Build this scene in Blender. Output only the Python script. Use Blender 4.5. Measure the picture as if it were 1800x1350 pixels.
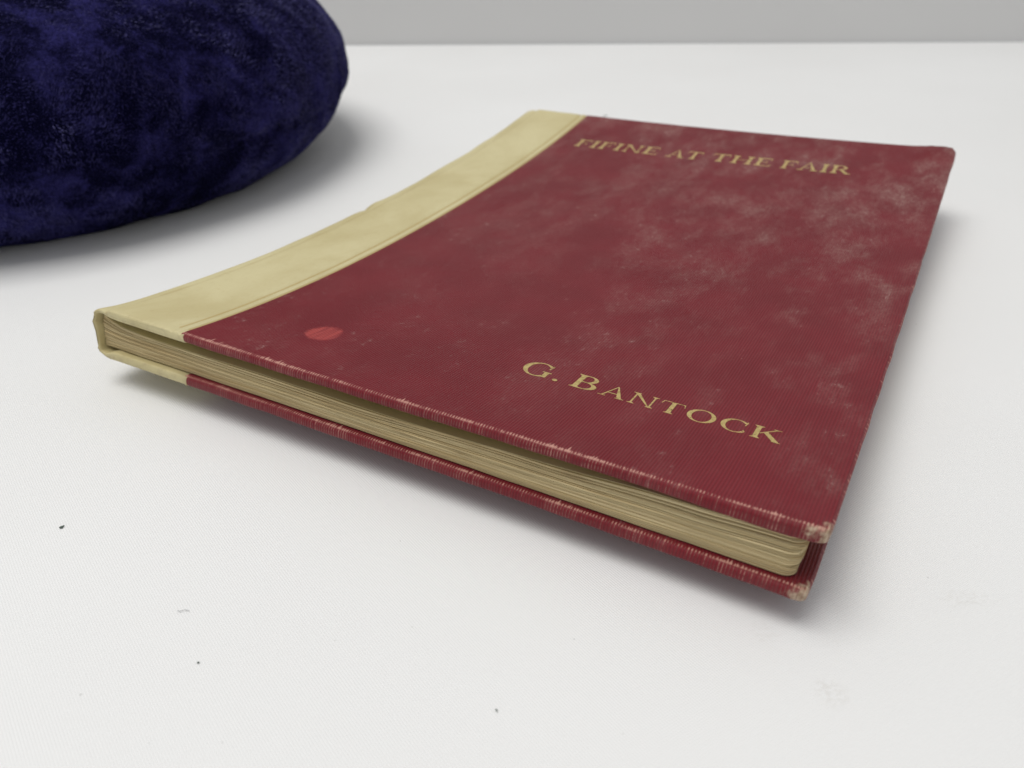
import bpy, bmesh, math, random
from mathutils import Vector, Matrix, noise, geometry
random.seed(7)
S = bpy.context.scene
for o in list(bpy.data.objects): bpy.data.objects.remove(o)

# ------------------------------------------------------------------ camera
FPX, PITCH, ROLL, CH = 1486.485, 0.5395224, -0.0085747, 0.1381576
cam = bpy.data.cameras.new('camera'); camo = bpy.data.objects.new('camera', cam)
S.collection.objects.link(camo); S.camera = camo
cam.sensor_width = 36.0; cam.lens = FPX / 1800 * 36
cam.clip_start = 0.01; cam.clip_end = 50
camo.location = (0, 0, CH)
camo.rotation_euler = (Matrix.Rotation(math.pi/2 - PITCH, 3, 'X') @ Matrix.Rotation(ROLL, 3, 'Z')).to_euler()
cam.dof.use_dof = True; cam.dof.focus_distance = 0.225; cam.dof.aperture_fstop = 17

# ------------------------------------------------------------------ light
world = bpy.data.worlds.new('World'); S.world = world; world.use_nodes = True
bg = world.node_tree.nodes['Background']
bg.inputs[0].default_value = (0.97, 0.98, 1.0, 1); bg.inputs[1].default_value = 0.49
S.cycles.max_bounces = 6; S.cycles.diffuse_bounces = 4; S.cycles.glossy_bounces = 2
def area(name, loc, target, size, power, color):
    l = bpy.data.lights.new(name, 'AREA'); l.shape = 'RECTANGLE'; l.size, l.size_y = size
    l.energy = power; l.color = color
    o = bpy.data.objects.new(name, l); S.collection.objects.link(o); o.location = loc
    o.rotation_euler = (Vector(target) - Vector(loc)).to_track_quat('-Z', 'Y').to_euler()
area('overhead_softbox', (-0.55, 0.12, 2.20), (0.0, 0.36, 0), (1.50, 1.35), 35.5, (1, 0.985, 0.96))
S.view_settings.view_transform = 'Standard'; S.view_settings.look = 'None'
S.view_settings.exposure = 0; S.view_settings.gamma = 1; S.view_settings.use_curve_mapping = False

# ------------------------------------------------------------------ helpers
def tag(o, label=None, cat=None, kind=None, group=None):
    for k, v in (('label', label), ('category', cat), ('kind', kind), ('group', group)):
        if v: o[k] = v
    return o
def mesh_obj(name, verts, faces, mat, parent=None, attr=None, smooth=True):
    me = bpy.data.meshes.new(name); me.from_pydata([tuple(v) for v in verts], [], faces)
    if attr is not None:
        a = me.attributes.new('buv', 'FLOAT_VECTOR', 'POINT')
        a.data.foreach_set('vector', [c for v in attr for c in v])
    bm = bmesh.new(); bm.from_mesh(me); bmesh.ops.recalc_face_normals(bm, faces=bm.faces); bm.to_mesh(me); bm.free()
    if smooth: me.polygons.foreach_set('use_smooth', [True] * len(me.polygons))
    me.materials.append(mat)
    o = bpy.data.objects.new(name, me); S.collection.objects.link(o)
    if parent: o.parent = parent
    return o

# tiny expression layer over shader nodes
class X:
    def __init__(s, t, k): s.t, s.k = t, k
    def m(s, op, *a, clamp=False):
        n = s.t.nodes.new('ShaderNodeMath'); n.operation = op; n.use_clamp = clamp
        for i, q in enumerate((s,) + a):
            if isinstance(q, X): s.t.links.new(q.k, n.inputs[i])
            else: n.inputs[i].default_value = q
        return X(s.t, n.outputs[0])
    def __add__(s, o): return s.m('ADD', o)
    __radd__ = __add__
    def __sub__(s, o): return s.m('SUBTRACT', o)
    def __rsub__(s, o): return s.m('MULTIPLY', -1.0).m('ADD', o)
    def __mul__(s, o): return s.m('MULTIPLY', o)
    __rmul__ = __mul__
    def clamp(s): return s.m('ADD', 0.0, clamp=True)
    def step(s, a, b, lo=0.0, hi=1.0):
        n = s.t.nodes.new('ShaderNodeMapRange'); n.interpolation_type = 'SMOOTHSTEP'
        s.t.links.new(s.k, n.inputs[0])
        r = (a, b, lo, hi) if a < b else (b, a, hi, lo)
        for i, q in enumerate(r): n.inputs[i + 1].default_value = q
        return X(s.t, n.outputs[0])
class Mat:
    def __init__(s, name):
        s.mat = bpy.data.materials.new(name); s.mat.use_nodes = True
        s.t = s.mat.node_tree; s.b = s.t.nodes['Principled BSDF']
    def attr(s):
        n = s.t.nodes.new('ShaderNodeAttribute'); n.attribute_name = 'buv'; return s.sep(n.outputs['Vector'])
    def pos(s):
        n = s.t.nodes.new('ShaderNodeTexCoord'); return s.sep(n.outputs['Object'])
    def sep(s, k):
        n = s.t.nodes.new('ShaderNodeSeparateXYZ'); s.t.links.new(k, n.inputs[0])
        return [X(s.t, n.outputs[i]) for i in range(3)]
    def vec(s, *a):
        n = s.t.nodes.new('ShaderNodeCombineXYZ')
        for i, q in enumerate(a):
            if isinstance(q, X): s.t.links.new(q.k, n.inputs[i])
            else: n.inputs[i].default_value = q
        return n.outputs[0]
    def noise(s, v, scale=1.0, detail=3.0, rough=0.55, dist=0.0):
        n = s.t.nodes.new('ShaderNodeTexNoise'); s.t.links.new(v, n.inputs['Vector'])
        n.inputs['Scale'].default_value = scale; n.inputs['Detail'].default_value = detail
        n.inputs['Roughness'].default_value = rough; n.inputs['Distortion'].default_value = dist
        return X(s.t, n.outputs[0])
    def voro(s, v, scale):
        n = s.t.nodes.new('ShaderNodeTexVoronoi'); s.t.links.new(v, n.inputs['Vector']); n.inputs['Scale'].default_value = scale
        sp = n.outputs['Color']; c = s.t.nodes.new('ShaderNodeSeparateColor'); s.t.links.new(sp, c.inputs[0])
        return X(s.t, n.outputs['Distance']), X(s.t, c.outputs[0]), X(s.t, c.outputs[1])
    def mix(s, f, a, b):
        n = s.t.nodes.new('ShaderNodeMix'); n.data_type = 'RGBA'
        if isinstance(f, X): s.t.links.new(f.k, n.inputs[0])
        else: n.inputs[0].default_value = f
        for i, q in ((6, a), (7, b)):
            if isinstance(q, tuple): n.inputs[i].default_value = q + (1,)
            else: s.t.links.new(q, n.inputs[i])
        return n.outputs[2]
    def bump(s, h, dist, strength=1.0, prev=None):
        n = s.t.nodes.new('ShaderNodeBump'); s.t.links.new(h.k, n.inputs['Height'])
        n.inputs['Distance'].default_value = dist; n.inputs['Strength'].default_value = strength
        if prev: s.t.links.new(prev, n.inputs['Normal'])
        return n.outputs[0]
    def set(s, **kw):
        for k, v in kw.items():
            i = s.b.inputs[k.replace('_', ' ')]
            if isinstance(v, X): s.t.links.new(v.k, i)
            elif isinstance(v, bpy.types.NodeSocket): s.t.links.new(v, i)
            else: i.default_value = v + (1,) if isinstance(v, tuple) and len(v) == 3 else v
        return s

# ------------------------------------------------------------------ book geometry
W, H = 0.22, 0.28665
X0, Y0, YAW = -0.1310336, 0.2349096, -0.5023679
T0, T1, TB = 0.0174964, 0.0193899, -0.001387
CC, VM, C3, C4 = 0.3927808, 0.1200721, -0.844, 5.18326
TW, DU, DV, UQ = 0.0149065, 0.001618, 0.0017846, 0.0379414
BT = 0.0029                       # board thickness
cy, sy = math.cos(YAW), math.sin(YAW)
def th(u):
    n = u / W; return T0 + (T1 - T0) * n + TB * 4 * n * (1 - n)
def P(u, v, w):
    s = v - VM
    z = CC*s*s + C3*s**3 + C4*s**4 + TW*(u/W - .5)*s
    v -= .0018*max(0, u/W)**2*max(0, 1 - v/.026)
    fr = w / th(min(max(u, 0), W)); u2 = u + fr*DU; v2 = v + fr*DV
    # local coordinates of the book (its Empty carries position and turn)
    return (u2, v2, z + w + 0.0002)

# ------------------------------------------------------------------ materials
def m_cloth():
    M = Mat('crimson_rib_cloth'); u, v, w = M.attr()
    vec = M.vec(u, v, w)
    wob = M.noise(vec, 60, 1)
    rib = (u * (2*math.pi/0.00080) + wob * 3.0).m('SINE') * .5 + .5
    # pale rubbed threads along the tail edge
    thr = M.noise(M.vec(u * 1900.0, v * 120.0, 0.0), 1, 1)
    tk = M.noise(M.vec(u * 1050.0, v * 70.0, w * 90.0), 1, 2, .6)
    pat = M.noise(M.vec(u * 90.0, w * 60.0, 1.7), 1, 3)
    lng = (thr - .36).m('MAXIMUM', 0.0) * .0066 * pat.step(.34, .70, .12, 1.2)
    top = w.m('GREATER_THAN', 0.010)
    edge = ((lng - v + .0001) * 1700.0).clamp() * v.step(.0003, .0008, .0, 1) * pat.step(.30, .50, .45, 1)
    face = v.step(.0011, .0002) * ((rib * .55 + tk * .9 + pat * .7 - 1.24) * 3.2).clamp() * M.noise(M.vec(u*160.0, w*900.0, 3.0), 1, 3).step(.34, .60, .15, 1)
    face = face * .62
    ridge = v.step(.0003, .0007) * v.step(.0016, .0010) * ((rib * .50 + tk * 1.0 + pat * .9 - 1.15) * 3.2).clamp()
    edge = edge.m('MAXIMUM', ridge * .9)
    fore = (0.2202 - u + 0.0)
    fo = ((M.noise(M.vec(v*900.0, u*300.0, 5.0), 1, 2) - .46) * .0042 - fore + .0002) * 2500.0
    hd = ((M.noise(M.vec(u*900.0, v*300.0, 5.0), 1, 1) - .46) * .004 - (0.2866 - v) + .0002) * 2500.0
    cd = (fore * fore + (v * v) * 1.6).m('SQRT') + (M.noise(vec, 420, 3) - .5) * .012
    corner = cd.step(.0046, .0016)
    wear = (edge.m('MAXIMUM', face).m('MAXIMUM', fo.clamp() * .7).m('MAXIMUM', hd.clamp() * .5)).clamp()
    # bloom of dust and scuffs on the boards
    big = M.noise(M.vec(u * 22.0, v * 24.0, 0.3), 1, 3, .6)
    fine = M.noise(M.vec(u * 78.0, v * 38.0, 2.3), 1, 8, .76)
    where = (u * 2.4 + v * 2.4).step(.28, 1.10, .12, 1.0)
    grain = M.noise(M.vec(u * 1100.0, v * 700.0, 0.0), 1, 2, .6)
    dust = (big * .40 + fine * .9).step(.56, .88) * where * grain.step(.32, .66, .25, 1.25)
    scr = M.noise(M.vec(u * 520.0, v * 300.0, 8.3), 1, 4, .7)
    scuff = scr.step(.56, .74) * fine.step(.48, .62) * (rib * .7 + .3)
    speck = M.noise(vec, 1000, 2).step(.68, .78) * big.step(.44, .62) * where
    tone = M.noise(vec, 45, 3)
    c = M.mix(tone.step(.3, .7), (.158, .0095, .0155), (.186, .0125, .0200))
    c = M.mix(rib * .45, c, (.075, .0055, .0100))
    c = M.mix((dust * .54).clamp(), c, (.34, .235, .205))
    c = M.mix((scuff * .42).clamp(), c, (.52, .40, .36))
    c = M.mix((speck * .55).clamp(), c, (.70, .58, .50))
    # faded disc near the tail
    du, dv = u - .0695, v - .0248
    d = (du * du + dv * dv * .95).m('SQRT') + (M.noise(vec, 330, 2) - .5) * .0030
    disc = d.step(.0060, .0042) * (rib * .55 + .45) * M.noise(M.vec(u * 750.0, v * 60.0, 4.0), 1, 2).step(.30, .62, .45, 1)
    c = M.mix((disc * .9).clamp(), c, (.46, .075, .065))
    c = M.mix((wear * .88).clamp(), c, (.56, .30, .24))
    board = M.mix(M.noise(vec, 900, 3).step(.35, .65), (.33, .25, .16), (.56, .46, .33))
    c = M.mix((corner * (thr * 1.1 + .25)).clamp() * .9, c, board)
    rough = (dust * .22 + wear * .25 + .50).clamp()
    nb = M.bump(rib * .32 + M.noise(vec, 2600, 1) * .14 + wob * .5, .0003, 1.0)
    M.set(Base_Color=c, Roughness=rough, Normal=nb, Specular_IOR_Level=.22, Sheen_Weight=.06, Sheen_Roughness=.45, Sheen_Tint=(1.0, .82, .80))
    return M.mat
def m_vellum():
    M = Mat('aged_vellum'); u, v, w = M.attr(); vec = M.vec(u, v, w)
    a = M.noise(M.vec(u*30.0, v*22.0, w*30.0), 1, 5, .6, .4); b = M.noise(vec, 420, 4, .6)
    c = M.mix(a.step(.32, .68), (.500, .430, .225), (.590, .528, .305))
    c = M.mix(b.step(.58, .78) * .30, c, (.47, .37, .16))
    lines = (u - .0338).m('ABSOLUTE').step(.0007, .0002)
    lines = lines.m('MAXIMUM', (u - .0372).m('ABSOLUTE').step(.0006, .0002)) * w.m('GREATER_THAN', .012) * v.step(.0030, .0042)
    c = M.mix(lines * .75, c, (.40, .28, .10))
    fox = M.noise(vec, 210, 3, .6).step(.68, .80); c = M.mix(fox * .25, c, (.36, .25, .10))
    cr = (u - .0066 + (M.noise(M.vec(v*60.0, 0.0, 0.0), 1, 2) - .5) * .0018).m('ABSOLUTE').step(.0008, .0002) * w.m('GREATER_THAN', .012)
    c = M.mix(cr * .42 * M.noise(M.vec(v*35.0, 2.0, 0.0), 1, 3).step(.3, .6, .3, 1), c, (.36, .26, .10))
    c = M.mix(u.step(.0050, .0020) * .35, c, (.44, .35, .15))
    gr = M.noise(M.vec(u*900.0, v*500.0, w*900.0), 1, 2); c = M.mix(gr.step(.55, .75) * .16, c, (.42, .34, .17))
    e = M.noise(M.vec(u*300.0, v*300.0, w*400.0), 1, 4)
    grime = v.step(.0016, .0003) * e.step(.46, .70)
    c = M.mix((grime * .40).clamp(), c, (.36, .29, .17))
    nb = M.bump(b * .05 + a * .9, .0010, 1.0)
    M.set(Base_Color=c, Roughness=.55, Normal=nb, Specular_IOR_Level=.35)
    return M.mat
def m_paper(name, dark, lite, line=True):
    M = Mat(name); u, v, w = M.attr(); vec = M.vec(u, v, w)
    a = M.noise(M.vec(u*14.0, v*14.0, w*900.0), 1, 2, .6)
    c = M.mix(a.step(.30, .70), dark, lite)
    if line:
        st = M.noise(M.vec(u*50.0, v*40.0, w*500.0), 1, 2)
        c = M.mix(st.step(.58, .76) * .42, c, (.34, .22, .10))
    M.set(Base_Color=c, Roughness=.85, Specular_IOR_Level=.2)
    return M.mat
def m_gold():
    M = Mat('gilt_stamping'); u, v, w = M.attr(); vec = M.vec(u, v, w)
    n = M.noise(vec, 700, 4, .65)
    rub = (v.step(.2, .24) * .045 + n).step(.56, .68)
    c = M.mix(n.step(.3, .65), (.52, .38, .125), (.76, .60, .25))
    c = M.mix(rub * .75, c, (.20, .055, .035))
    M.set(Base_Color=c, Metallic=(1 - rub) * .7, Roughness=n.step(.3, .7, .25, .5), Normal=M.bump(n, .00006, .4))
    return M.mat
CLOTH, VELLUM, GOLD = m_cloth(), m_vellum(), m_gold()
PAPER = m_paper('yellowed_page_edges', (.62, .485, .255), (.74, .625, .37))
ENDP = m_paper('yellowed_endpaper', (.56, .48, .25), (.64, .56, .32), False)

# ------------------------------------------------------------------ setting
def m_table():
    M = Mat('white_woven_cloth'); x, y, z = M.pos(); vec = M.vec(x, y, 0.0)
    k = 2*math.pi/0.00058
    a = ((x * .80 + y * .60) * k).m('SINE'); b = ((x * -.52 + y * .854) * k).m('SINE')
    weave = a * .6 + b * .4
    big = M.noise(vec, 3.2, 3)
    c = M.mix(big.step(.35, .65), (.800, .800, .792), (.830, .832, .826))
    c = M.mix(weave.step(-.9, .9, 0, .10), c, (.62, .62, .62))
    sp = M.noise(vec, 520, 1, .6).step(.785, .85)
    c = M.mix((sp * .55).clamp(), c, (.25, .25, .23))
    # two faint rubbed smudges in front of the book
    for sx_, sy_, rx_, ry_, amt in SMUDGES:
        e = ((x - sx_) * (1/rx_)); f = ((y - sy_) * (1/ry_))
        m = (e*e + f*f).m('SQRT') + (M.noise(vec, 140, 4) - .5) * 1.2
        c = M.mix(m.step(1.0, .25) * M.noise(vec, 900, 2).step(.40, .64) * amt, c, (.42, .38, .31))
    nb = M.bump(weave * .045 + big * .4, .0010, 1.0)
    M.set(Base_Color=c, Roughness=.55, Normal=nb, Specular_IOR_Level=.30)
    return M.mat
def ground(px, py, z=0.0):
    # pixel of the 1800 px photograph to a point on the table: used once, to measure where marks lie
    c, s = math.cos(PITCH), math.sin(PITCH); cr, sr = math.cos(ROLL), math.sin(ROLL)
    a, b = (px - 900)/FPX, (py - 675)/FPX
    a, b = cr*a + sr*b, -sr*a + cr*b
    d = Vector((a, c - b*s, -s - b*c)); t = (z - CH)/d.z
    return d.x*t, d.y*t
SMUDGES = [(*ground(1705, 1052), .0085, .0040, .12), (*ground(1462, 1218), .0050, .0050, .16), (*ground(1345, 1115), .004, .006, .08)]
TABLE = m_table()
yb = 0.8642
def wy(x): return yb - 0.0208*(x - 0.1667)
vs = [(-1.6, -0.9, 0), (1.6, -0.9, 0), (1.6, wy(1.6), 0), (-1.6, wy(-1.6), 0)]
tag(mesh_obj('table_top', vs, [(0, 1, 2, 3)], TABLE, smooth=False), kind='structure')
M = Mat('pale_grey_wall'); x, y, z = M.pos()
M.set(Base_Color=M.mix(M.noise(M.vec(x, y, z), 2.5, 3).step(.3, .7), (.590, .586, .580), (.620, .617, .610)), Roughness=.8)
v2 = []
for xx in (-1.6, 1.6):
    for dy, zz in ((0.003, -0.02), (0.003, 0.9), (0.03, 0.9), (0.03, -0.02)): v2.append((xx, wy(xx)+dy, zz))
tag(mesh_obj('wall', v2, [(0, 1, 2, 3), (7, 6, 5, 4), (0, 4, 5, 1), (1, 5, 6, 2), (2, 6, 7, 3), (3, 7, 4, 0)], M.mat, smooth=False), kind='structure')

# ------------------------------------------------------------------ book
book = bpy.data.objects.new('book', None); S.collection.objects.link(book)
book.location = (X0, Y0, 0); book.rotation_euler = (0, 0, YAW); book.empty_display_size = .05
tag(book, 'old crimson cloth book with cream vellum spine and gilt lettering lying on white table', 'book')

def spaced(a, b, n, ra, rb):
    k = [0, .04, .14, .3, .5, .75, 1.0]
    out = [a + ra*q for q in k]
    out += [a + ra + (b - rb - a - ra)*i/n for i in range(1, n)]
    out += [b - rb*q for q in reversed(k)]
    return out
def slab(name, u0, u1, v0, v1, lo, hi, rads, mat, parent, nu=50, nv=60, rc=(0, 0, 0, 0), warp=None):
    """Rounded-edge board over [u0,u1]x[v0,v1]; lo(u), hi(u) heights; rads = edge radii u0,u1,v0,v1;
    rc = plan rounding of the corners (u0v0, u1v0, u1v1, u0v1)."""
    us = spaced(u0, u1, nu, max(rads[0], 1e-5), max(rads[1], 1e-5)); vs = spaced(v0, v1, nv, max(rads[2], 1e-5), max(rads[3], 1e-5))
    cor = [(u0, v0, 1, 1, rc[0]), (u1, v0, -1, 1, rc[1]), (u1, v1, -1, -1, rc[2]), (u0, v1, 1, -1, rc[3])]
    def plan(u, v):
        for cu, cv, su, sv, r in cor:
            a, b = r - (u - cu)*su, r - (v - cv)*sv
            if r > 0 and a > 0 and b > 0:
                k = max(a, b)/math.hypot(a, b); return cu + su*(r - a*k), cv + sv*(r - b*k)
        return u, v
    V, A, F = [], [], []
    nU, nV = len(us), len(vs)
    for side in (0, 1):
        for v in vs:
            for u in us:
                drop = 0
                for d, r in ((u - u0, rads[0]), (u1 - u, rads[1]), (v - v0, rads[2]), (v1 - v, rads[3])):
                    if d < r - 1e-9: drop = max(drop, r - math.sqrt(max(0, r*r - (r - d)**2)))
                pu, pv = plan(u, v)
                w = hi(u) - drop if side else lo(u) + drop
                if warp:
                    a = warp(pu, pv, w); pu, pv, w = a
                V.append(P(pu, pv, w)); A.append((pu, pv, w))
    o = nU*nV
    for j in range(nV - 1):
        for i in range(nU - 1):
            a = j*nU + i; F.append((a, a+1, a+1+nU, a+nU)); F.append((o+a, o+a+nU, o+a+1+nU, o+a+1))
    for i in range(nU - 1):
        F.append((i, o+i, o+i+1, i+1)); a = (nV-1)*nU + i; F.append((a, a+1, o+a+1, o+a))
    for j in range(nV - 1):
        a = j*nU; F.append((a, a+nU, o+a+nU, o+a)); a += nU - 1; F.append((a, o+a, o+a+nU, a+nU))
    return mesh_obj(name, V, F, mat, parent, A)

def cover_warp(u, v, w):
    # bruised corners and slightly uneven edges
    g = math.exp(-(((u - W + .007)/.008)**2 + ((v - H + .005)/.006)**2)); w += .0013*g*(1 + .5*noise.noise((u*400, v*400, 0)))
    g = math.exp(-(((u - W)/.006)**2 + (v/.006)**2)); w += .0005*g*noise.noise((u*500, v*500, w*500)); v += .0006*g
    g = math.exp(-((W - u)/.032)**2)*max(0, 1 - v/.03); lowside = w < th(u) - BT/2; w -= (.0017 if lowside else .0007)*g; v -= .0004*g
    n = noise.noise((u*130, 0, w*200)); e = max(0, 1 - v/.004)
    v += .00016*n*e; w += .00022*noise.noise((u*60, 4.2, 0))*e
    e = max(0, 1 - (W - u)/.004); u += .00025*noise.noise((v*90, 7, 0))*e
    return u, v, w
front = slab('front_cover', UQ, W, 0, H, lambda u: th(u) - BT, lambda u: th(u) + .00012, (.0003, .0011, .0012, .0012), CLOTH, book, 90, 80, (0, .0022, .0060, 0), cover_warp)
front['label'] = 'scuffed crimson ribbed cloth front cover'
def low_warp(u, v, w):
    n = noise.noise((u*150, 9, w*200)); e = max(0, 1 - v/.004); v += .0002*n*e - .0004*math.exp(-(((u-W)/.02)**2))*e
    w += .0002*noise.noise((u*70, 14.2, 0))*e
    return u, v, w
back = slab('back_cover', UQ, W, 0, H, lambda u: -.0001, lambda u: BT + .00025, (.0003, .0011, .0011, .0011), CLOTH, book, 90, 40, (0, .0025, .004, 0), low_warp)
back['label'] = 'crimson back cover with frayed tail edge'
slab('endpaper', .012, W - .005, .004, H - .004, lambda u: th(u) - BT - .00022, lambda u: th(u) - BT - .00002, (0, 0, 0, 0), ENDP, book, 30, 20)
slab('endpaper', .012, W - .005, .004, H - .004, lambda u: BT + .00026, lambda u: BT + .0004, (0, 0, 0, 0), ENDP, book, 30, 20)

# vellum quarter: one wrap from the front board round the spine to the back board
def vellum():
    q = UQ + .0012
    def outer():
        t = th
        L = []
        for u in (q, UQ + .0002, UQ - .0002): L.append((u, t(u) - .00022, 0))
        L += [(.0372, t(.0372) - .00050, 0), (.0367, t(.0367) - .00006, 0), (.0362, t(.036) + .00002, 0), (.0345, t(.0345) - .00004, 0), (.0338, t(.0338) - .00055, 0), (.0331, t(.0331) - .00004, 0)]
        for u in (.031, .026, .021, .016, .012, .0095): L.append((u, t(u), 0))
        L += [(.0085, t(0) - .0001, .2), (.0074, t(0) - .0006, .4), (.0065, t(0) - .0010, .6), (.0050, t(0) - .0006, .8), (.0032, t(0) - .0010, 1), (.0015, t(0) - .0018, 1), (.0004, t(0) - .0026, 1), (.0001, t(0) - .0040, 1),
              (-.0003, t(0) - .0052, 1), (-.0002, t(0) - .0060, 1), (.0004, t(0) - .0068, 1), (.0008, t(0)*.50, 1), (.0009, t(0)*.36, 1), (.0007, t(0)*.27, 1), (.0004, .0036, 1), (.0009, .0026, 1), (.0024, .0012, .8), (.0040, .0003, .6), (.0055, .0000, .4)]
        for u in (.008, .014, .022, .030, UQ - .0003, q): L.append((u, .0001, 0))
        return L
    def inner():
        t = th; L = []
        for u in (q, .030, .020, .011): L.append((u, BT + .0001, 0))
        L += [(.0078, BT + .0002, 0), (.0066, BT - .0002, .2), (.0058, .0024, .5), (.0044, .0019, .6), (.0026, .0025, 1), (.0016, .0038, 1), (.0018, t(0)*.36, 1), (.0018, t(0)*.5, 1), (.0014, t(0) - .0068, 1), (.0009, t(0) - .0056, 1), (.0010, t(0) - .0042, 1), (.0014, t(0) - .0032, 1), (.0030, t(0) - .0025, .8), (.0050, t(0) - .0022, .5), (.0062, t(0) - .0028, .2), (.0075, t(0) - BT, 0)]
        for u in (.011, .020, .030, q): L.append((u, t(u) - BT - .0001, 0))
        return L
    ring = outer() + inner(); n = len(ring); no = len(outer())
    # 2-D normals of the ring, for rounding the tail and head ends
    nor = []
    for i in range(n):
        a, b = ring[i-1], ring[(i+1) % n]; d = Vector((b[0]-a[0], b[1]-a[1])); d.normalize(); nor.append((-d.y, d.x))
    ar = sum(ring[i-1][0]*ring[i][1] - ring[i][0]*ring[i-1][1] for i in range(n))
    sg = 1 if ar > 0 else -1
    r = .0008
    ends = [0, .00008, .0002, .0004, .0008]
    vs = ends + [.0008 + (H - .0016)*i/150 for i in range(1, 150)] + [H - e for e in reversed(ends)]
    V, A, F = [], [], []
    for v in vs:
        d = min(v, H - v); ins = (r - math.sqrt(max(0, r*r - (r - d)**2)))*.85 if d < r else 0
        for i, (u, w, k) in enumerate(ring):
            wt = k; bumpy = noise.noise((v*28, 3.1, 0))*.0006 + noise.noise((v*90, w*90, 5.5))*.00030
            kink = .0010*math.exp(-((v - .133)/.0030)**2) - .0006*math.exp(-((v - .142)/.004)**2)
            tl = max(0, 1 - v/.007); hl = max(0, 1 - (H - v)/.03)
            uu = u + wt*(bumpy*(1 - hl) + kink - tl*(.0006 + .0012*noise.noise((w*420, 3.3, v*80)))) + nor[i][0]*ins*sg
            ww = w + wt*(noise.noise((v*45, 8.8, w*60))*.00030 - kink*.35*(w > .012)) + nor[i][1]*ins*sg
            if i < no and w > .01: ww += .00012*noise.noise((u*90, v*60, 2))
            vv = v + (noise.noise((u*160, w*160, 1.0))*.0004 + .0006*wt*noise.noise((w*330, 2, 2)))*max(0, 1 - v/.006)
            V.append(P(uu, vv, ww)); A.append((uu, vv, ww))
    for j in range(len(vs) - 1):
        for i in range(n):
            a, b = j*n + i, j*n + (i+1) % n; F.append((a, b, b+n, a+n))
    for base in (0, (len(vs)-1)*n):
        pts = [Vector(A[base+i])for i in range(n)]
        for t in geometry.tessellate_polygon([[Vector((p.x, p.z, 0)) for p in pts]]): F.append(tuple(base + k for k in t))
    o = mesh_obj('vellum_spine', V, F, VELLUM, book, A); o['label'] = 'cream vellum quarter binding wrapped round the spine'
    return o
vellum()

# text block: separate leaves in sewn gatherings
BT2 = BT + .0006
def lerp_tab(tab, x):
    for (a, fa), (b, fb) in zip(tab, tab[1:]):
        if x <= b: t = max(0, (x - a)/(b - a)); t = t*t*(3 - 2*t); return fa + (fb - fa)*t
    return tab[-1][1]
TT = [(0, .0078), (.010, .0072), (.05, .0067), (.10, .0065), (.155, .0078), (.19, .0094), (.215, .0104)]
def page_w(u, v, q):
    T = lerp_tab(TT, u); gap = th(u) - BT - .0004 - BT2 - T
    rise = math.exp(-max(0, u - .0030)/.0040)
    sag = .00045*noise.noise((u*26, v*8, q*2.2))*q + .00012*noise.noise((u*85, v*20, q*9))
    return BT2 + q*T + q**2.5*gap*rise*.92 + sag*min(1, gap/.0012) * (1 - rise)
def leaf_stack(name, q0, q1, n, parent, inset=0.0):
    V, A, F = [], [], []
    gt, gu = random.uniform(-.00022, .00022), random.uniform(-.0002, .0002)
    for k in range(n):
        a = q0 + (q1 - q0)*(k + .01)/n; b = q0 + (q1 - q0)*(k + 0.985)/n
        tv = .0023 + gt + random.uniform(-.00020, .00020) + inset; ue = W - .0038 + gu + random.uniform(-.00022, .00022) - inset
        # outline: tail edge spine->fore, rounded corner, fore-edge, head, spine
        us = [.0016 + (ue - .0016)*i/56 for i in range(57)]; vsn = [tv + (H - .0032 - tv)*i/10 for i in range(11)]
        rc = .0032 + .0012*noise.noise((a*7, 1, 1))
        base = len(V)
        def pl(u, v):
            x, y = rc - (ue - u), rc - (v - tv)
            if x > 0 and y > 0: kk = max(x, y)/math.hypot(x, y); return ue - rc + x*kk, tv + rc - y*kk
            return u, v
        us2 = us[:-1] + [ue - rc*f for f in (.9, .75, .6, .45, .3, .15, 0)]; us2 = sorted(u for u in us2 if u <= ue + 1e-9)
        vs2 = sorted([tv + rc*f for f in (0, .15, .3, .45, .6, .75, .9)] + vsn[1:])
        nu, nv = len(us2), len(vs2)
        for qq in (a, b):
            for v in vs2:
                for u in us2:
                    pu, pv = pl(u, v); pv += .00010*noise.noise((u*70, a*40, 3)) * (v < tv + .001)
                    w = page_w(pu, pv, qq); V.append(P(pu, pv, w)); A.append((pu, pv, w))
        o = nu*nv
        rows = range(nv-1)
        if k in (0, n-1):
            for j in rows:
                for i in range(nu-1):
                    c = base + j*nu + i
                    if k == n-1: F.append((o+c, o+c+1, o+c+1+nu, o+c+nu))
                    if k == 0: F.append((c, c+nu, c+1+nu, c+1))
        for i in range(nu-1):
            c = base + i; F.append((c, c+1, o+c+1, o+c)); c += (nv-1)*nu; F.append((c, o+c, o+c+1, c+1))
        for j in rows:
            c = base + j*nu; F.append((c, o+c, o+c+nu, c+nu)); c += nu-1; F.append((c, c+nu, o+c+nu, o+c))
    return mesh_obj(name, V, F, PAPER, parent, A, smooth=False)
block = leaf_stack('page_block', .005, .99, 1, book, .0009)
block['label'] = 'yellowed page block seen at the tail edge'
NG = 13; q = 0.0
wts = [random.uniform(.8, 1.25) for _ in range(NG)]; sw = sum(wts)
for g in range(NG):
    dq = wts[g]/sw; leaf_stack('gathering', q + .008, q + dq - random.uniform(.008, .026), random.choice((3, 4, 5)), block); q += dq
fl = slab('flyleaf', .004, W - .0044, .0026, H - .0034, lambda u: page_w(u, .1, 1) + .0001, lambda u: page_w(u, .1, 1) + .0002, (0, 0, 0, 0), ENDP, block, 60, 20)

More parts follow.
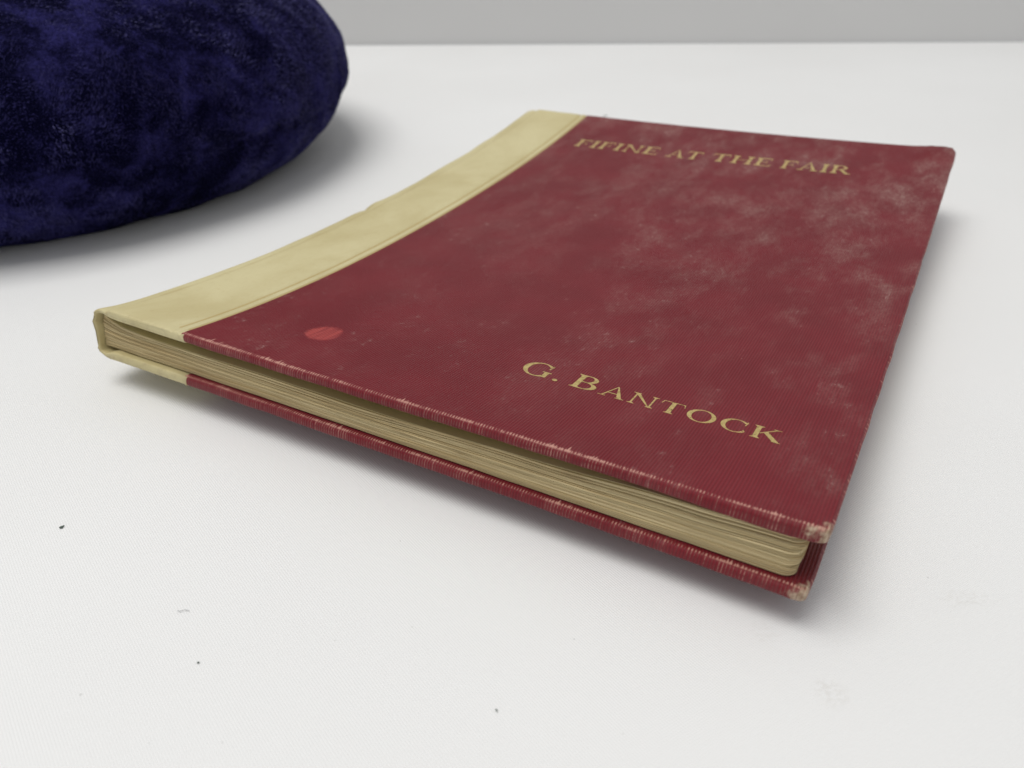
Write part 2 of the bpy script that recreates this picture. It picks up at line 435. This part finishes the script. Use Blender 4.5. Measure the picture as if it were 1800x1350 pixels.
# ------------------------------------------------------------------ gilt letters (outlines drawn here)
HL = .045      # hairline weight
def rect(x0, y0, x1, y1): return [(x0, y0), (x1, y0), (x1, y1), (x0, y1)]
def stem(x, y0=0, y1=1, w=.155, s=.085, t=None):
    t = t or HL
    return [rect(x - w/2, y0, x + w/2, y1), rect(x - w/2 - s, y0, x + w/2 + s, y0 + t), rect(x - w/2 - s, y1 - t, x + w/2 + s, y1),
            [(x - w/2 - s*.6, y0 + t), (x - w/2, y0 + t), (x - w/2, y0 + t*2.4)], [(x + w/2, y0 + t), (x + w/2 + s*.6, y0 + t), (x + w/2, y0 + t*2.4)],
            [(x - w/2 - s*.6, y1 - t), (x - w/2, y1 - t*2.4), (x - w/2, y1 - t)], [(x + w/2, y1 - t*2.4), (x + w/2 + s*.6, y1 - t), (x + w/2, y1 - t)]]
def thin(x, y0=0, y1=1, s=.10): return stem(x, y0, y1, .06, s)
def diag(x0, y0, x1, y1, w): return [[(x0 - w/2, y0), (x0 + w/2, y0), (x1 + w/2, y1), (x1 - w/2, y1)]]
def hser(x, y, w=.28, t=None): return [rect(x - w/2, y, x + w/2, y + (t or HL))]
def ring(cx, cy_, rx, ry, ix, iy, a0=0, a1=360, n=40):
    F = []
    for i in range(n):
        a, b = math.radians(a0 + (a1 - a0)*i/n), math.radians(a0 + (a1 - a0)*(i+1)/n)
        F.append([(cx + rx*math.cos(a), cy_ + ry*math.sin(a)), (cx + rx*math.cos(b), cy_ + ry*math.sin(b)), (cx + ix*math.cos(b), cy_ + iy*math.sin(b)), (cx + ix*math.cos(a), cy_ + iy*math.sin(a))])
    return F
def bowl(x, y0, y1, rx, tk, th_=.05, n=20):
    cy_, ry = (y0 + y1)/2, (y1 - y0)/2; F = [rect(x - .12, y1 - th_, x + .001, y1), rect(x - .12, y0, x + .001, y0 + th_)]
    return F + ring(x, cy_, rx, ry, rx - tk, ry - th_, -90, 90, n)
def glyphs():
    G = {}
    G['F'] = (.78, stem(.2) + [rect(.2, 1-HL, .74, 1), [(.70, 1-HL), (.74, 1-HL), (.76, .76), (.725, .76)], rect(.2, .49, .56, .535), rect(.535, .40, .57, .63)])
    G['E'] = (.84, stem(.2) + [rect(.2, 1-HL, .74, 1), [(.70, 1-HL), (.74, 1-HL), (.755, .77), (.72, .77)], rect(.2, .49, .56, .535), rect(.535, .40, .57, .63), rect(.2, 0, .78, HL), [(.73, HL), (.77, HL), (.81, .25), (.775, .25)]])
    G['I'] = (.42, stem(.21))
    G['N'] = (1.06, thin(.19) + thin(.88) + [[(.08, 1), (.26, 1), (.90, 0), (.86, -.02)]] + [rect(.04, 1-HL, .2, 1)])
    G['A'] = (1.02, [[(.49, 1.02), (.53, 1.02), (.93, .03), (.74, .03)], [(.49, 1.02), (.51, .96), (.21, .03), (.145, .03)], rect(.30, .33, .70, .38)] + hser(.17, 0, .30) + hser(.84, 0, .34))
    G['T'] = (.92, stem(.46)[:2] + stem(.46)[3:5] + [rect(.06, 1-HL, .86, 1), [(.06, 1-HL), (.10, 1-HL), (.055, .74), (.02, .74)], [(.82, 1-HL), (.86, 1-HL), (.90, .74), (.865, .74)], rect(.375, .9, .545, .96)])
    G['H'] = (1.10, stem(.21) + stem(.89) + [rect(.2, .485, .9, .535)])
    G['R'] = (.98, stem(.2) + bowl(.40, .47, 1, .36, .16) + [rect(.2, 1-HL, .41, 1), rect(.2, .47, .41, .52), [(.40, .50), (.58, .50), (.90, HL), (.70, HL)]] + hser(.86, 0, .26))
    G['B'] = (.90, stem(.2) + bowl(.42, .49, 1, .30, .145) + bowl(.42, 0, .535, .40, .165) + [rect(.2, 1-HL, .43, 1), rect(.2, .49, .43, .535), rect(.2, 0, .43, HL)])
    G['O'] = (1.12, ring(.56, .5, .50, .53, .335, .475))
    G['C'] = (1.02, ring(.56, .5, .50, .53, .335, .475, 42, 318) + [[(.83, .66), (.87, .66), (.91, .98), (.875, .98)], [(.90, .16), (.94, .20), (.86, .30), (.84, .24)]])
    G['G'] = (1.12, ring(.56, .5, .50, .53, .335, .475, 42, 312) + [[(.83, .66), (.87, .66), (.91, .98), (.875, .98)], rect(.80, .04, .95, .42)] + hser(.875, .40, .30))
    G['K'] = (1.04, stem(.2) + [[(.27, .44), (.33, .44), (.82, .96), (.74, .96)], [(.38, .58), (.52, .68), (.98, HL), (.76, HL)]] + hser(.80, 1-HL, .26) + hser(.89, 0, .28))
    G['.'] = (.50, [[(.10 + .085*math.cos(i*math.pi/6), .08 + .085*math.sin(i*math.pi/6)) for i in range(12)]])
    return G
G = glyphs()
def letter(ch, u0, v0, sx, sy, slope):
    V2, F2 = [], []
    for f in G[ch][1]:
        if sum(f[i-1][0]*f[i][1] - f[i][0]*f[i-1][1] for i in range(len(f))) < 0: f = f[::-1]
        F2.append([len(V2) + i for i in range(len(f))]); V2 += [Vector(p) for p in f]
    vs, es, fs, ov, oe, of = geometry.delaunay_2d_cdt(V2, [], F2, 0, 1e-5)
    keep = [f for f, o in zip(fs, of) if o]
    # cut long triangles are fine: the cover is nearly flat over one letter
    A = []
    for p in vs:
        u = u0 + p[0]*sx; v = v0 + p[1]*sy + slope*p[0]*sx
        A.append((u, v, th(u) + .00012 + .00005))
    V = [P(*a) for a in A]
    o = mesh_obj('letter', V, [tuple(f) for f in keep], GOLD, front, A, smooth=False)
    o['label'] = 'gilt full stop' if ch == '.' else 'gilt capital letter ' + ch
def word(txt, u0, u1, v0, v1, cap, track=.06):
    adv = [G[c][0]*(k if isinstance(k, float) else 1) for c, k in txt]
    tot = sum(adv) + track*(len(txt) - 1)
    sx = (u1 - u0)/tot; x = 0; sl = (v1 - v0)/(u1 - u0)
    for (c, k), a in zip(txt, adv):
        letter(c, u0 + x*sx, v0 + sl*x*sx, sx*k, cap*k, sl); x += a + track
one = lambda s: [(c, 1.0) for c in s]
HL = .085; G = glyphs()
word(one('FIFINE'), .0490, .0925, .2440, .2455, .0092)
word(one('AT'), .0968, .1138, .2452, .2456, .0092, .02)
word(one('THE'), .1180, .1466, .2462, .2470, .0092)
word(one('FAIR'), .1505, .1810, .2468, .2472, .0092)
HL = .050; G = glyphs()
word([('G', 1.0), ('.', 1.0), ('B', 1.0)] + [(c, .80) for c in 'ANTOCK'], .1298, .2028, .0336, .0294, .0082, .05)

# ------------------------------------------------------------------ cushion
def m_velvet():
    M = Mat('crushed_blue_velvet'); x, y, z = M.pos(); vec = M.vec(x, y, z)
    big = M.noise(vec, 16, 3, .6, .2); mid = M.noise(vec, 62, 5, .7, .25); fine = M.noise(vec, 620, 2, .7)
    pile = ((big - .5) * 1.5 + (mid - .5) * 1.9 + .42).clamp()
    pile = (pile * 1.0 + (fine - .5) * .55).step(.30, .95)
    c = M.mix(pile, (.0020, .0020, .013), (.024, .022, .105))
    nb = M.bump(mid * .5 + fine * .10, .008, 1.0)
    M.set(Base_Color=c, Roughness=.75, Normal=nb, Specular_IOR_Level=.02, Sheen_Weight=pile * .22 + .02, Sheen_Roughness=.38, Sheen_Tint=(.22, .20, .90))
    return M.mat
def cushion():
    cx, cy_, R, hz = -0.2770, 0.4915, 0.1849, 0.0775; zc = hz*.6
    nA, nB = 220, 110; V, F = [], []
    for j in range(nB + 1):
        ph = -math.pi/2 + math.pi*j/nB
        for i in range(nA):
            a = 2*math.pi*i/nA
            cp, sp = math.cos(ph), math.sin(ph)
            rr = abs(cp)**.90; zz = math.copysign(abs(sp)**1.0, sp)
            d = 1 + .012*noise.noise((math.cos(a)*1.6, math.sin(a)*1.6, zz*2)) + .006*noise.noise((math.cos(a)*5, math.sin(a)*5, zz*6))
            d += -.008*math.exp(-((ph + .20 + .05*math.sin(3*a))/.030)**2) + .003*math.exp(-((ph + .06 + .05*math.sin(3*a))/.05)**2)      # seam drawn in
            x, y, z = R*rr*d*math.cos(a), R*rr*d*math.sin(a), zc + hz*zz*d
            x += .0012*noise.noise((x*55, y*55, z*55)); z += .0012*noise.noise((x*60, y*60, z*60 + 9))
            if z < .0006: z = .0006 + (z - .0006)*.02
            V.append((x, y, max(z, .0003)))
    for j in range(nB):
        for i in range(nA):
            a, b = j*nA + i, j*nA + (i+1) % nA; F.append((a, b, b+nA, a+nA))
    o = mesh_obj('cushion', V, F, m_velvet()); o.location = (cx, cy_, 0)
    # pile: short blades leaning with the crush of the cloth
    import numpy as np
    rng = np.random.default_rng(3); N = 320000
    VV = np.array(V).reshape(nB + 1, nA, 3)
    ph = np.arcsin(rng.uniform(-.55, 1, N)); fj = (ph + math.pi/2)/math.pi*nB; fi = rng.uniform(0, nA, N)
    j0 = np.clip(fj.astype(int), 0, nB - 1); i0 = fi.astype(int) % nA; a, b = (fj - j0)[:, None], (fi - fi.astype(int))[:, None]
    q = lambda j, i: VV[j, i % nA]
    p0, p1, p2, p3 = q(j0, i0), q(j0, i0 + 1), q(j0 + 1, i0), q(j0 + 1, i0 + 1)
    root = p0*(1-a)*(1-b) + p1*(1-a)*b + p2*a*(1-b) + p3*a*b
    du_, dv_ = p1 - p0, p2 - p0; nn = np.cross(du_, dv_); nn /= np.linalg.norm(nn, axis=1)[:, None] + 1e-12
    keep = root[:, 2] > .003; root, nn = root[keep], nn[keep]; N = len(root)
    def field(sc, off):
        f = np.zeros((N, 3)); r2 = np.random.default_rng(off)
        for k in range(14):
            w_ = r2.normal(size=3)*sc; p_ = r2.uniform(0, 6.28); f += np.sin(root @ w_ + p_)[:, None]*r2.normal(size=3)
        return f/3
    lean = field(38, 11)*.75 + field(120, 12)*.8 + field(330, 14)*.55 + rng.normal(size=(N, 3))*.30
    lean -= nn*np.sum(lean*nn, 1)[:, None]
    d = nn + lean*.85; d /= np.linalg.norm(d, axis=1)[:, None]
    L = rng.uniform(.0009, .0017, N)[:, None]
    side = np.cross(d, rng.normal(size=(N, 3))); side /= np.linalg.norm(side, axis=1)[:, None]
    w_ = rng.uniform(.00010, .00018, N)[:, None]
    T = np.stack([root - side*w_, root + side*w_, root + d*L], 1).reshape(-1, 3)
    me = bpy.data.meshes.new('pile'); me.vertices.add(3*N); me.vertices.foreach_set('co', T.ravel())
    me.loops.add(3*N); me.loops.foreach_set('vertex_index', np.arange(3*N)); me.polygons.add(N)
    me.polygons.foreach_set('loop_start', np.arange(N)*3); me.polygons.foreach_set('loop_total', np.full(N, 3)); me.update()
    PM = Mat('blue_velvet_pile'); PM.set(Base_Color=(.030, .027, .120), Roughness=.42, Specular_IOR_Level=.45, Specular_Tint=(.55, .55, 1.0)); me.materials.append(PM.mat)
    po = bpy.data.objects.new('pile', me); S.collection.objects.link(po); po.parent = o; po['kind'] = 'stuff'
    tag(o, 'plump dark navy crushed velvet cushion standing behind the book', 'cushion')
cushion()

# ------------------------------------------------------------------ crumbs on the cloth
M = Mat('dark_green_flake'); M.set(Base_Color=(.09, .12, .10), Roughness=.7); FLAKE = M.mat
M = Mat('grey_thread'); M.set(Base_Color=(.36, .36, .37), Roughness=.8); THREAD = M.mat
def flake(px, py, sx, sz, rot, mat):
    x, y = ground(px, py); V = []
    for k, zz in ((1, .0002), (.75, .0002 + sz)):
        for i in range(8):
            a = i*math.pi/4; r = k*(1 + .35*math.sin(i*2.1 + px)); V.append((sx*1.6*r*math.cos(a), sx*.8*r*math.sin(a), zz))
    F = [tuple(range(7, -1, -1)), tuple(range(8, 16))] + [(i, (i+1) % 8, 8 + (i+1) % 8, 8 + i) for i in range(8)]
    o = mesh_obj('flake', V, F, mat, smooth=False); o.location = (x, y, 0); o.rotation_euler = (0, 0, rot); return o
tag(flake(109, 928, .00040, .0003, .9, FLAKE), 'dark green crumb on the white cloth left of the book', 'crumb')
tag(flake(349, 1166, .00021, .0002, .2, FLAKE), 'tiny black crumb on the cloth near the bottom left', 'crumb')
tag(flake(873, 1250, .00021, .0002, 1.9, FLAKE), 'tiny dark crumb on the cloth in the bottom middle', 'crumb')
tag(flake(1064, 204, .0007, .0004, .4, FLAKE), 'small dark crumb on the cloth behind the book head', 'crumb')
def fibre():
    pts = [ground(312 + 21*t, 1075 + 1.2*math.sin(t*7)) for t in [i/10 for i in range(11)]]; V, F = [], []
    x0, y0 = pts[5]
    for i, (x, y) in enumerate(pts):
        for a in range(6): V.append((x - x0, y - y0 + .00006*math.cos(a*math.pi/3), .00035 + .00006*math.sin(a*math.pi/3)))
    for i in range(10):
        for a in range(6): F.append((i*6 + a, i*6 + (a+1) % 6, i*6 + 6 + (a+1) % 6, i*6 + 6 + a))
    o = mesh_obj('fibre', V, F + [tuple(range(6)), tuple(range(60, 66))], THREAD); o.location = (x0, y0, 0)
    tag(o, 'short grey fibre lying on the cloth in the lower left', 'fibre')
fibre()
